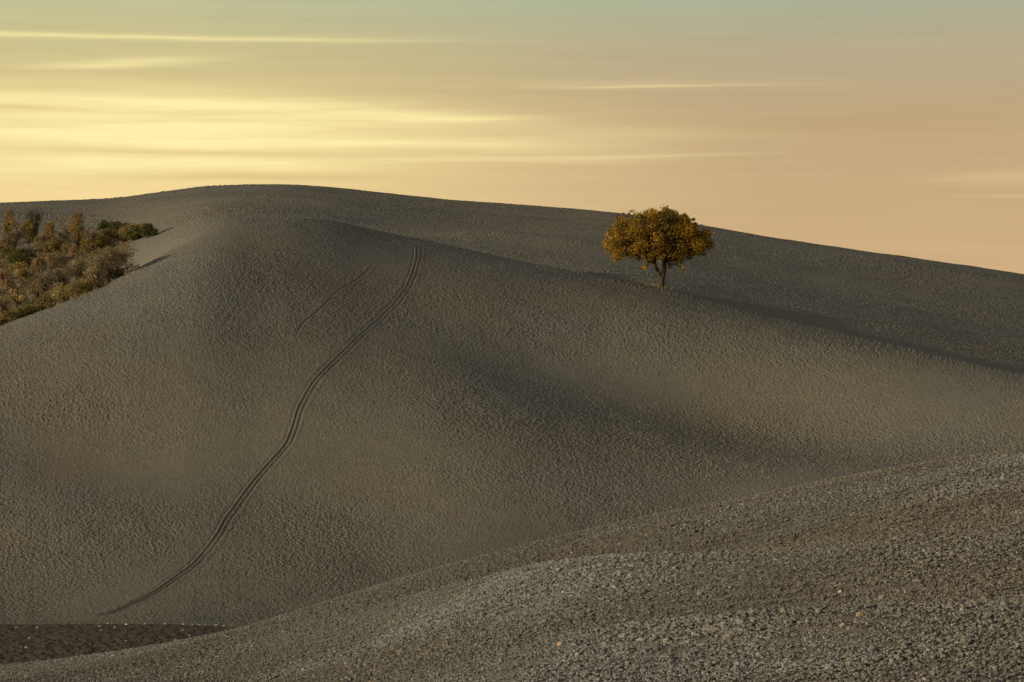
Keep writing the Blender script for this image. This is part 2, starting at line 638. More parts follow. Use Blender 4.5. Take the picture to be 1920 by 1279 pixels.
M['leaf_bright'] = leaf_mat('bright_green_leaf', [(0, (0.070, 0.091, 0.028)), (0.6, (0.126, 0.147, 0.046)), (1, (0.224, 0.210, 0.077))])
M['leaf_olive'] = leaf_mat('olive_leaf', [(0, (0.14, 0.128, 0.068)), (0.6, (0.30, 0.262, 0.13)), (1, (0.62, 0.50, 0.25))])
M['leaf_yellow'] = leaf_mat('yellow_green_leaf', [(0, (0.130, 0.114, 0.036)), (0.6, (0.292, 0.235, 0.062)), (1, (0.567, 0.416, 0.125))])
M['leaf_ochre'] = leaf_mat('ochre_leaf', [(0, (0.15, 0.112, 0.050)), (0.6, (0.31, 0.218, 0.090)), (1, (0.56, 0.39, 0.17))])
M['leaf_brown'] = leaf_mat('grey_brown_leaf', [(0, (0.13, 0.112, 0.080)), (0.6, (0.28, 0.235, 0.165)), (1, (0.62, 0.50, 0.35))])
M['leaf_pink'] = leaf_mat('pale_pink_plume', [(0, (0.175, 0.125, 0.090)), (0.5, (0.40, 0.285, 0.205)), (1, (0.72, 0.54, 0.40))], 0.5)
M['leaf_cream'] = leaf_mat('cream_plume', [(0, (0.220, 0.165, 0.099)), (0.5, (0.440, 0.341, 0.220)), (1, (0.682, 0.550, 0.374))], 0.5)
M['dry_grass'] = leaf_mat('dry_grass', [(0, (0.16, 0.12, 0.07)), (0.5, (0.30, 0.23, 0.14)), (1, (0.50, 0.42, 0.28))], 0.4)
M['bark'] = bark_mat('dark_bark', (0.035, 0.028, 0.020), (0.085, 0.070, 0.052))
M['twig_grey'] = bark_mat('grey_twig', (0.075, 0.062, 0.050), (0.15, 0.125, 0.10))
M['twig_brown'] = bark_mat('brown_twig', (0.060, 0.042, 0.032), (0.115, 0.080, 0.060))
M['stone'] = bark_mat('pale_limestone', (0.32, 0.28, 0.22), (0.50, 0.45, 0.37))
M['stone_warm'] = bark_mat('warm_limestone', (0.34, 0.27, 0.19), (0.46, 0.37, 0.26))

# ------------------------------------------------------------------ hills
fine = np.arange(-150, 2071, 1.3)
lc = -150 - np.cumsum(np.geomspace(4, 160, 62))
rc = 2070 + np.cumsum(np.geomspace(4, 160, 62))
COLS = np.concatenate([lc[::-1], fine, rc])


def clod_field(xs, ys, clod, seed):
    dd = np.zeros_like(xs)
    for size, amp in clod:
        dd += lumps(xs + 3.1 * size, ys, size, seed + int(size * 100)) * amp
    dd += vnoise(xs / 2.3, ys / 2.3, seed + 9) * 0.07 + vnoise(xs / 0.13, ys / 0.17, seed + 12) * 0.05
    return dd * (0.75 + 0.9 * (vnoise(xs / 14, ys / 14, seed + 4) + vnoise(xs / 5, ys / 5, seed + 3) * 0.5))


CLOD_B = [(0.20, 0.32), (0.12, 0.52)]


def hill(name, y0, y1, rows, mat, clod, seed, label):
    """rows: increasing 0..1 row positions between the two border curves y0 and y1"""
    c0, c1 = icol(y0, COLS), icol(y1, COLS)
    Y = c0[None, :] * (1 - rows[:, None]) + c1[None, :] * rows[:, None]
    PX = np.broadcast_to(COLS[None, :], Y.shape)
    X = (PX - CX) / FPX * np.maximum(Y, 40)
    Z = big(PX, Y)
    x, y = X.ravel(), Y.ravel()
    z = Z.ravel().copy()
    inn = (PX.ravel() > -400) & (PX.ravel() < 2320)
    edge = np.minimum(rows, 1 - rows)[:, None] * np.abs(c1 - c0)[None, :]
    edge = np.clip(edge / 0.8, 0, 1).ravel()
    if clod:
        d = np.zeros_like(z)
        d[inn] = clod_field(x[inn], y[inn], clod, seed)
        z += d * edge
    pm = path_mask(x, y)
    if pm.any():
        zz = Z.ravel()
        z = z * (1 - pm) + (zz - 0.40) * pm
    o = mesh_np(name, np.stack([x, y, z], 1), grid_faces(*Y.shape), mat)
    tag(o, label, None, None, 'structure')
    return o


yV = y4                       # border between the near slope's back and the valley floor
nr = np.concatenate([np.linspace(-160, -20, 12), np.linspace(-10, 50, 18)])


def rowset(lo, hi, parts):
    """parts: list of (y_end, step); nominal distances turned into 0..1"""
    v = [lo]
    for y_end, step in parts:
        n = max(1, int(round((y_end - v[-1]) / step)))
        v.extend(np.linspace(v[-1], y_end, n + 1)[1:])
    v = np.array(v)
    return (v - v[0]) / (v[-1] - v[0])


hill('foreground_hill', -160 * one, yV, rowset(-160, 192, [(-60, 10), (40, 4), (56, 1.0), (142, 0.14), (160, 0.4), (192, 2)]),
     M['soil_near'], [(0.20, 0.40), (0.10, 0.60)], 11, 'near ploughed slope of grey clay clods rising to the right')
yE = yF - 0.6 + vnoise(PXS / 70, PXS * 0, 51) * 0.5 + vnoise(PXS / 9, PXS * 0, 52) * 0.5    # ragged ploughing edge
hill('valley_field', yV, yE, rowset(0, 41, [(41, 0.3)]), M['soil_dark'], [(0.5, 0.25)], 23,
     'strip of dark damp soil in the valley bottom')
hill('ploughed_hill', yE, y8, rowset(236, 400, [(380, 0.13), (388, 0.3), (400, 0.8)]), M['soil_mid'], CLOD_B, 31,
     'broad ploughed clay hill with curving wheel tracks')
hill('ridge_hill', y8, 1500 * one, rowset(400, 1500, [(572, 0.22), (600, 2), (1500, 60)]), M['soil_far'], [(0.24, 0.50), (0.15, 0.7)], 47,
     'far ploughed ridge behind the lone tree')

gs = 9000.0
ground = mesh_np('ground', np.array([(-gs, -gs, -46.05), (gs, -gs, -46.05), (gs, gs, -46.05), (-gs, gs, -46.05)]), np.array([[0, 1, 2, 3]]), M['soil_far'], smooth=False)
tag(ground, 'open clay plain around the hills', None, None, 'structure')


# ------------------------------------------------------------------ tracks as beds of their own
def track(name, q, prof, mat, label):
    """prof: list of (offset across in m, height in m)"""
    d = np.gradient(q, axis=0)
    d /= np.linalg.norm(d, axis=1)[:, None]
    nrm = np.stack([-d[:, 1], d[:, 0]], 1)
    if nrm[:, 0].mean() < 0:
        nrm = -nrm
    off = np.array([a for a, b in prof])
    hh = np.array([b for a, b in prof])
    wob = vnoise(np.arange(len(q)) / 21.0, np.zeros(len(q)), 71) * 0.12
    X = q[:, 0:1] + nrm[:, 0:1] * (off[None] + wob[:, None])
    Y = q[:, 1:2] + nrm[:, 1:2] * (off[None] + wob[:, None])
    Z = zat(X.ravel(), Y.ravel()).reshape(X.shape)
    fall = np.clip(np.minimum(np.arange(len(q)), len(q) - 1 - np.arange(len(q))) / 22.0, 0, 1)[:, None]
    vary = 0.8 + vnoise(np.arange(len(q)) / 28.0, np.zeros(len(q)), 73)[:, None] * 0.9
    cut = np.clip(np.abs(hh)[None] / 0.05, 0, 1) * fall
    cl_ = clod_field(X.ravel(), Y.ravel(), CLOD_B, 31).reshape(X.shape)
    Z = Z + hh[None] * vary * fall + cl_ * (1 - 0.6 * cut) + 0.004
    Z[:, [0, -1]] -= 0.12
    Z[[0, -1]] -= 0.12
    o = mesh_np(name, np.stack([X.ravel(), Y.ravel(), Z.ravel()], 1), grid_faces(*X.shape), mat)
    return tag(o, label, None, None, 'structure')


def prof_from(ruts, hw, n):
    xs = np.linspace(-hw, hw, n)
    z = np.zeros(n)
    for c, w, dep in ruts:
        z -= dep * np.exp(-((xs - c) / w) ** 2)
        z += dep * 0.30 * (np.exp(-((xs - c - 2.1 * w) / w) ** 2) + np.exp(-((xs - c + 2.1 * w) / w) ** 2))
    return list(zip(xs, z))


track('wheel_track', q_track, prof_from([(-0.05, 0.08, 0.10), (0.40, 0.09, 0.035), (-0.42, 0.08, 0.02)], 0.90, 44), M['rut'],
      'curving wheel track running down the ploughed hill')
track('furrow', q_crease, prof_from([(0.0, 0.10, 0.05)], 0.55, 26), M['soil_mid'], 'short faint crease in the soil left of the wheel track')


# ------------------------------------------------------------------ clods of the near field
def ico(sub):
    t = (1 + 5 ** 0.5) / 2
    v = [(-1, t, 0), (1, t, 0), (-1, -t, 0), (1, -t, 0), (0, -1, t), (0, 1, t), (0, -1, -t), (0, 1, -t), (t, 0, -1), (t, 0, 1), (-t, 0, -1), (-t, 0, 1)]
    f = [(0, 11, 5), (0, 5, 1), (0, 1, 7), (0, 7, 10), (0, 10, 11), (1, 5, 9), (5, 11, 4), (11, 10, 2), (10, 7, 6), (7, 1, 8),
         (3, 9, 4), (3, 4, 2), (3, 2, 6), (3, 6, 8), (3, 8, 9), (4, 9, 5), (2, 4, 11), (6, 2, 10), (8, 6, 7), (9, 8, 1)]
    v = [np.array(a) / np.linalg.norm(a) for a in v]
    for _ in range(sub):
        mid, nf = {}, []

        def mp(a, b):
            k = (min(a, b), max(a, b))
            if k not in mid:
                c = v[a] + v[b]
                v.append(c / np.linalg.norm(c))
                mid[k] = len(v) - 1
            return mid[k]
        for a, b, c in f:
            ab, bc, ca = mp(a, b), mp(b, c), mp(c, a)
            nf += [(a, ab, ca), (b, bc, ab), (c, ca, bc), (ab, bc, ca)]
        f = nf
    return np.array(v), np.array(f)


def rots(n):
    a, b, c = rng.uniform(0, 2 * np.pi, n), rng.uniform(-0.7, 0.7, n), rng.uniform(0, 2 * np.pi, n)
    ca, sa, cb, sb, cc, s_ = np.cos(a), np.sin(a), np.cos(b), np.sin(b), np.cos(c), np.sin(c)
    z = np.zeros(n)
    o = np.ones(n)
    rz = np.stack([np.stack([ca, -sa, z], -1), np.stack([sa, ca, z], -1), np.stack([z, z, o], -1)], -2)
    rx = np.stack([np.stack([o, z, z], -1), np.stack([z, cb, -sb], -1), np.stack([z, sb, cb], -1)], -2)
    r2 = np.stack([np.stack([cc, -s_, z], -1), np.stack([s_, cc, z], -1), np.stack([z, z, o], -1)], -2)
    return r2 @ rx @ rz


def lump_cloud(pos, rad, sub, variants=10, flat=0.8):
    bv, bf = ico(sub)
    V, Fc, T = [], [], []
    base = 0
    which = rng.integers(0, variants, len(pos))
    for k in range(variants):
        sel = np.nonzero(which == k)[0]
        if not len(sel):
            continue
        w = bv * (1 + rng.uniform(-0.30, 0.28, len(bv)))[:, None] * np.array([rng.uniform(0.85, 1.35), rng.uniform(0.75, 1.1), rng.uniform(0.7, 1.0)])
        q = np.einsum('nij,vj->nvi', rots(len(sel)), w) * rad[sel][:, None, None]
        q[:, :, 2] *= flat
        q += pos[sel][:, None, :]
        V.append(q.reshape(-1, 3))
        Fc.append((bf[None] + (np.arange(len(sel)) * len(bv))[:, None, None] + base).reshape(-1, 3))
        base += len(sel) * len(bv)
        T.append(np.repeat(sel, len(bv)))
    return np.concatenate(V), np.concatenate(Fc), np.concatenate(T)


def near_points(n, ylo, yhi):
    Y = np.sqrt(rng.uniform(ylo ** 2, yhi ** 2, n))
    px = rng.uniform(-300, 2450, n)
    ok = (Y < icol(dA, px) + 5) & (Y > icol(yb, px) - 3)
    px, Y = px[ok], Y[ok]
    return (px - CX) / FPX * Y, Y, px


def bank_shading(X, Y):
    """painted light on the two low banks, painted shade in the hollows behind them"""
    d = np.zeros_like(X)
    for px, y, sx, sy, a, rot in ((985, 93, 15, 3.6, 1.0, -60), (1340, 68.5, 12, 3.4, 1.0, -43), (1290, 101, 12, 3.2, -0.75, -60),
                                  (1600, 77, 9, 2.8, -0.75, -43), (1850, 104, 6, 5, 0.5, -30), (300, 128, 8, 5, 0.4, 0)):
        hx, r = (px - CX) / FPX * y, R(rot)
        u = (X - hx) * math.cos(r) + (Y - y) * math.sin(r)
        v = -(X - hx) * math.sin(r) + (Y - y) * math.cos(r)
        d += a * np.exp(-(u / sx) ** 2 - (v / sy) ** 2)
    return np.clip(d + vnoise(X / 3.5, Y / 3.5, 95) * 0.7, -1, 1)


Vs, Fs, Ts, Rs, Cs = [], [], [], [], []
off = 0
for n, ylo, yhi, sub in ((7500, 54, 96, 1), (440000, 54, 96, 0), (490000, 92, 148, 0)):
    X, Y, px = near_points(n, ylo, yhi)
    Z = zat(X, Y) + 0.030 * np.sin((X * 0.75 + Y * 0.66) * 11.0 + vnoise(X / 2.5, Y / 2.5, 97) * 7)
    patch = 1.0 + 0.4 * vnoise(X / 6, Y / 6, 91) + 0.4 * vnoise(X / 1.7, Y / 1.7, 92)
    if sub:
        rad = np.clip(rng.lognormal(math.log(0.050), 0.25, len(X)), 0.040, 0.095)
    else:
        rad = np.clip(rng.lognormal(math.log(0.027), 0.30, len(X)), 0.015, 0.062)
    rad = rad * np.clip(patch, 0.6, 1.4)
    pos = np.stack([X, Y, Z + rad * 0.45 + lumps(X + 0.62, Y, 0.20, 31) * 0.3], 1)
    v, f, who = lump_cloud(pos, rad, sub)
    tone = np.clip(rng.normal(1.0, 0.20, len(X)), 0.55, 1.7)
    rare = rng.random(len(X))
    dry = bank_shading(X, Y)  # dry: bank light and hollow shade painted into the clod colour
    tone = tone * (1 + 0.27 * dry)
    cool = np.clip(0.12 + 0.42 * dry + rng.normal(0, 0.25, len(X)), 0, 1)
    tone = np.where(rare > 0.996, rng.uniform(1.7, 2.6, len(X)), tone)
    rust = np.clip(rng.normal(-0.12, 0.17, len(X)), 0, 0.6) + np.where(rare > 0.996, 0.25, 0)
    Vs.append(v)
    Fs.append(f + off)
    off += len(v)
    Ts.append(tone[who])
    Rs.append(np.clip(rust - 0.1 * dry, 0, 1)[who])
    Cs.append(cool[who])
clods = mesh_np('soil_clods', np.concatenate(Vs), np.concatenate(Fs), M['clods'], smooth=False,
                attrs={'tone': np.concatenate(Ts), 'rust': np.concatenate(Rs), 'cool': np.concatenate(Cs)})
tag(clods, 'grey clay clods covering the near ploughed slope', None, None, 'stuff')


# ------------------------------------------------------------------ plants
def leaves(cent, size, tone, up=0.35):
    """folded diamond leaves: cent (n,3), size (n,)"""
    n = len(cent)
    a = rng.normal(size=(n, 3))
    a[:, 2] += up * rng.choice([-1, 1], n)
    a /= np.linalg.norm(a, axis=1)[:, None]
    b = rng.normal(size=(n, 3))
    b -= a * (a * b).sum(1)[:, None]
    b /= np.linalg.norm(b, axis=1)[:, None]
    c = np.cross(a, b)
    L = size[:, None]
    w = L * rng.uniform(0.32, 0.5, n)[:, None]
    lift = w * rng.uniform(0.0, 0.7, n)[:, None]
    v = np.stack([cent - b * L * 0.5, cent + c * w + a * lift, cent + b * L * 0.5, cent - c * w + a * lift], 1)
    i = np.arange(n)[:, None] * 4
    f = np.concatenate([i + np.array([[0, 1, 2]]), i + np.array([[0, 2, 3]])])
    return v.reshape(-1, 3), f, np.repeat(tone, 4)


def cloud(clumps, per_r2, flat=0.85):
    """points in the outer part of round leaf clumps (x, y, z, r)"""
    out, rel = [], []
    for x, y, z, r in clumps:
        n = max(6, int(per_r2 * r * r))
        d = rng.normal(size=(n, 3))
        d /= np.linalg.norm(d, axis=1)[:, None]
        rr = r * rng.uniform(0.15, 1.0, n) ** 0.55 * (1 + 0.22 * rng.normal(size=n))
        p = d * rr[:, None]
        p[:, 2] *= flat
        out.append(p + np.array([x, y, z]))
        rel.append(np.full(n, rng.normal(0, 0.13)))
    return np.concatenate(out), np.concatenate(rel)


def tube(V, Fl, pts, radii, sides=6):
    pts = [np.array(p, float) for p in pts]
    base = len(V)
    for i, p in enumerate(pts):
        d = pts[min(i + 1, len(pts) - 1)] - pts[max(i - 1, 0)]
        d /= (np.linalg.norm(d) + 1e-9)
        a = np.cross(d, (0.3, 0.9, 0.2))
        a /= (np.linalg.norm(a) + 1e-9)
        b = np.cross(d, a)
        for k in range(sides):
            t = 2 * math.pi * k / sides
            V.append(p + radii[i] * (math.cos(t) * a + math.sin(t) * b))
    for i in range(len(pts) - 1):
        for k in range(sides):
            k2 = (k + 1) % sides
            Fl.append((base + i * sides + k, base + i * sides + k2, base + (i + 1) * sides + k2, base + (i + 1) * sides + k))


def bend(a, b, n, sag, wob):
    """a wandering limb from a to b"""
    a, b = np.array(a, float), np.array(b, float)
    ln = np.linalg.norm(b - a)
    out = []
    ph = rng.uniform(0, 6.28, 3)
    for i in range(n + 1):
        t = i / n
        p = a * (1 - t) + b * t
        p = p + np.array([math.sin(ph[0] + 5 * t), math.sin(ph[1] + 4 * t), math.sin(ph[2] + 6 * t)]) * wob * ln * math.sin(math.pi * t)
        p[2] += sag * ln * math.sin(math.pi * t)
        out.append(p)
    return out


# --- the lone tree
TY = float(icol(dB, 1240)) + 1.0
tb = P(1240, TY)
S = TY / FPX                            # metres per photo pixel at the tree


def tp(zx, zy, dy=0.0):
    """tree-local point for a place in the photo's enlarged detail (6 x, from 1080, 360)"""
    px, py = 1080 + zx / 6.0, 360 + zy / 6.0
    return np.array([(px - CX) / FPX * TY - tb[0], dy, vray(py) * TY - tb[2]])


tree = empty('field_tree', tb)
tag(tree, 'lone round crowned tree with golden autumn leaves on the ploughed hill', 'tree')
cl = [(400, 580, 95), (455, 450, 95), (430, 690, 75), (520, 350, 85), (545, 600, 90), (480, 560, 80), (600, 690, 60), (520, 700, 60),
      (640, 450, 125), (700, 320, 95), (850, 290, 90), (820, 450, 130), (740, 590, 115), (880, 640, 85), (930, 360, 110), (960, 500, 100),
      (1060, 300, 100), (1190, 340, 100), (1100, 470, 130), (1250, 450, 125), (1340, 560, 105), (1410, 500, 85), (1440, 590, 75), (1290, 670, 85),
      (1150, 640, 110), (1050, 690, 65), (1390, 650, 70), (1250, 560, 110), (1300, 400, 60), (900, 690, 75), (1010, 660, 70), (1150, 715, 70), (690, 650, 75), (840, 715, 65), (960, 715, 50), (1060, 730, 50), (950, 300, 80), (900, 270, 60), (1000, 260, 55), (1200, 720, 60), (740, 735, 40)]
low = [(805, 795, 45), (770, 855, 38), (860, 780, 40), (1200, 850, 28), (1060, 830, 36), (1130, 780, 40), (1220, 880, 16), (760, 700, 60), (1280, 740, 40)]
tufts = [(640, 212, 24), (530, 240, 18), (860, 228, 42), (790, 250, 30), (720, 240, 26), (1040, 205, 30), (1010, 215, 20), (1145, 225, 20), (1230, 270, 36), (1320, 310, 26),
         (600, 240, 22), (1410, 370, 10), (930, 255, 26), (1090, 240, 30), (1345, 350, 24), (350, 480, 30), (320, 560, 24), (350, 670, 26), (1500, 480, 22), (1490, 560, 24)]
rr = 0.5 * 1220 / 6 * S                  # crown half width
clumps = []
for zx, zy, r in cl:
    c = tp(zx, zy)
    rad = r / 6 * S
    ex = (c[0] - tp(910, 0)[0]) / rr
    ez = (c[2] - tp(0, 500)[2]) / (rr * 0.55)
    half = rr * 0.85 * math.sqrt(max(0.04, 1 - ex * ex - 0.6 * ez * ez))
    for k, dy in enumerate((-0.72, -0.25, 0.25, 0.72)):
        clumps.append((c[0] + rng.normal(0, 0.25), dy * half + rng.normal(0, 0.3), c[2] + rng.normal(0, 0.2), rad * rng.uniform(0.75, 1.0)))
for zx, zy, r in low:
    c = tp(zx, zy)
    clumps.append((c[0], rng.uniform(-1.2, 0.6), c[2], r / 6 * S))
for zx, zy, r in tufts:
    c = tp(zx, zy)
    clumps.append((c[0], rng.uniform(-1.5, 1.5), c[2], r / 6 * S))
pts, rel = cloud(clumps, 330)
sz = rng.uniform(0.14, 0.28, len(pts))
xr = (pts[:, 0] - pts[:, 0].min()) / np.ptp(pts[:, 0])
tone = np.clip(0.48 + rel * 1.1 + rng.normal(0, 0.20, len(pts)), 0, 1)
v, f, t = leaves(pts, sz, tone)
mesh_np('crown', v, f, M['leaf_oak'], tree, smooth=False, attrs={'tone': t})
V, Fl = [], []
f0 = tp(968, 960)                        # low fork of the trunk
f1, f2 = tp(880, 800), tp(995, 790)
r0 = 0.42
root = np.array([0, 0, -0.6])
tube(V, Fl, [root, (0, 0, 0.0), (0.03, 0, 0.35), f0 * 0.6 + np.array([0.02, 0, 0]), f0], [0.72, 0.52, 0.37, 0.31, 0.30], 10)
tube(V, Fl, [f0 + (0, 0, -0.25), f0 * 0.62 + f1 * 0.38 + np.array([-0.12, 0, 0.0]), f1, tp(900, 690, -0.3), tp(905, 590, -0.4), tp(850, 470, -0.6)],
     [0.25, 0.22, 0.20, 0.17, 0.13, 0.08], 8)
tube(V, Fl, [f0 + (0, 0, -0.25), f0 * 0.5 + f2 * 0.5 + np.array([0.12, 0.1, 0]), f2, tp(985, 700, 0.3), tp(1010, 570, 0.4), tp(1040, 420, 0.5)],
     [0.28, 0.26, 0.24, 0.20, 0.15, 0.09], 8)
st = [tp(880, 760, -0.2), tp(985, 740, 0.2), tp(905, 600, -0.4), tp(1005, 600, 0.4)]
tube(V, Fl, bend(tp(905, 690, -0.3), tp(690, 690, -1.0), 6, -0.05, 0.03), np.linspace(0.17, 0.07, 7), 6)
tube(V, Fl, bend(tp(760, 740, -0.8), tp(615, 790, -1.6), 5, 0.03, 0.02), np.linspace(0.07, 0.02, 6), 5)
tube(V, Fl, bend(tp(905, 600, -0.4), tp(860, 520, -2.2), 5, 0.03, 0.02), np.linspace(0.13, 0.06, 6), 5)
for i, (x, y, z, r) in enumerate(clumps):
    if i % 2 and i < len(cl) * 4:
        continue
    a = min(st, key=lambda q: np.linalg.norm(q - np.array((x, y, z))) + rng.uniform(0, 1.0))
    ln = np.linalg.norm(np.array((x, y, z)) - a)
    pp = bend(a, (x, y, z), 6, 0.08 if z > a[2] else -0.02, 0.05)
    tube(V, Fl, pp, np.linspace(0.05 + 0.012 * ln, 0.018, 7), 5)
    for k in range(3):
        d = rng.normal(size=3)
        d /= np.linalg.norm(d)
        s = np.array((x, y, z)) * 0.75 + a * 0.25
        tube(V, Fl, bend(s, np.array((x, y, z)) + d * r * 0.9, 3, 0.03, 0.04), np.linspace(0.022, 0.008, 4), 4)
mesh_np('trunk', np.array(V), np.array(Fl), M['bark'], tree)


# --- the thicket in the gully
GR = 'shrubs of the gully thicket'


def shrub(kind, px, py_top, w_px, h, leaf, twig, name, label, cat='shrub'):
    lo, hi = float(icol(dB, px)) + 3.0, float(icol(dC, px)) - 30
    Y = np.linspace(lo, hi, 500)
    d = vray(py_top) * Y - big(np.full(500, float(px)), Y)
    k = np.nonzero(d <= h)[0]
    Yb = float(Y[k[0]]) if len(k) else float(Y[np.argmin(d)])
    b = P(px, Yb)
    top = vray(py_top) * Yb - b[2]
    H = max(1.0, top)
    hw = 0.56 * w_px / FPX * Yb
    root = empty(name, b - np.array([0, 0, 0.1]))
    tag(root, label, cat, GR)
    if kind == 'dome':
        hw *= 1.15
    V, Fl = [], []
    cls = []
    if kind == 'dome':
        for k in range(24):
            a, rr_ = rng.uniform(0, 6.28), rng.uniform(0, 0.85) ** 0.7
            zz = H * (0.12 + 0.68 * math.sqrt(max(0, 1 - rr_ * rr_)) * rng.uniform(0.35, 1.05))
            r = min(hw, H) * rng.uniform(0.26, 0.40)
            cls.append((hw * rr_ * math.cos(a), hw * 0.8 * rr_ * math.sin(a), min(zz, H - r * 0.85), r))
        den, lsz = 420, (0.13, 0.24)
    elif kind == 'leafy':
        for k in range(26):
            a, rr_ = rng.uniform(0, 6.28), rng.uniform(0, 0.85)
            zz = H * rng.uniform(0.28, 0.95) * (1 - 0.25 * rr_)
            cls.append((hw * rr_ * math.cos(a), hw * 0.8 * rr_ * math.sin(a), zz, hw * rng.uniform(0.20, 0.34)))
        den, lsz = 210, (0.14, 0.26)
    elif kind == 'twig':
        for k in range(26):
            a, rr_ = rng.uniform(0, 6.28), rng.uniform(0.1, 0.85)
            cls.append((hw * rr_ * math.cos(a), hw * 0.8 * rr_ * math.sin(a), H * rng.uniform(0.25, 0.92) * (1 - 0.2 * rr_), hw * rng.uniform(0.2, 0.34)))
        den, lsz = 190, (0.11, 0.21)
    else:                                    # bare / plume
        den, lsz = (30, (0.09, 0.15))
        for k in range(10):
            a, rr_ = rng.uniform(0, 6.28), rng.uniform(0, 0.7)
            cls.append((hw * rr_ * math.cos(a), hw * 0.8 * rr_ * math.sin(a), H * rng.uniform(0.6, 0.92), hw * 0.3))
    # stems: fans of twigs from the foot towards the clumps
    nst = {'dome': 10, 'leafy': 14, 'twig': 46, 'bare': 46, 'plume': 26}[kind]
    for k in range(nst):
        x, y, z, r = cls[k % len(cls)]
        tip = np.array((x, y, min(z + r * 0.5, H * 0.98))) + rng.normal(0, 0.12, 3) * hw * 0.5
        if kind in ('bare', 'plume'):
            tip[2] = H * rng.uniform(0.75, 1.0)
        s = np.array([rng.normal(0, 0.12), rng.normal(0, 0.12), -0.3])
        r0_ = {'leafy': 0.075, 'dome': 0.06, 'twig': 0.035, 'bare': 0.05, 'plume': 0.03}[kind]
        pp = bend(s, tip, 5, 0.10, 0.06)
        tube(V, Fl, pp, np.linspace(r0_, 0.012, 6), 4)
        if kind in ('twig', 'bare', 'plume'):
            for j in range(4):
                q = pp[rng.integers(2, 5)]
                d = rng.normal(size=3) * 0.5 + np.array([0, 0, 0.9])
                d /= np.linalg.norm(d)
                tube(V, Fl, [q, q + d * hw * 0.22, q + d * hw * rng.uniform(0.35, 0.55) + rng.normal(0, 0.06, 3)], [0.018, 0.013, 0.007], 3)
    pts, rel = cloud(cls, den)
    if kind == 'plume':                      # feathery seed heads along the upper stems
        pts = []
        for k in range(46):
            a, rr_ = rng.uniform(0, 6.28), rng.uniform(0, 1.0)
            t0 = np.array([hw * rr_ * math.cos(a), hw * 0.8 * rr_ * math.sin(a), H * rng.uniform(0.62, 0.97)])
            dr = np.array([rng.normal(0, 0.3), rng.normal(0, 0.3), 1.0])
            for j in range(16):
                pts.append(t0 - dr * j * 0.05 * H / 2.2 + rng.normal(0, 0.07, 3))
        pts = np.array(pts)
        rel = np.zeros(len(pts))
        lsz = (0.12, 0.22)
    pts = pts[pts[:, 2] > 0.05]
    rel = rel[:len(pts)]
    sz = rng.uniform(*lsz, len(pts))
    # new growth at the shrub's outside is paler in kind
    tone = np.clip(0.42 + rel * 1.3 + rng.normal(0, 0.2, len(pts)), 0, 1)
    v, f, t = leaves(pts, sz, tone)
    mesh_np('crown', v, f, M[leaf], root, smooth=False, attrs={'tone': t})
    mesh_np('stems', np.array(V), np.array(Fl), M[twig], root)
    return root


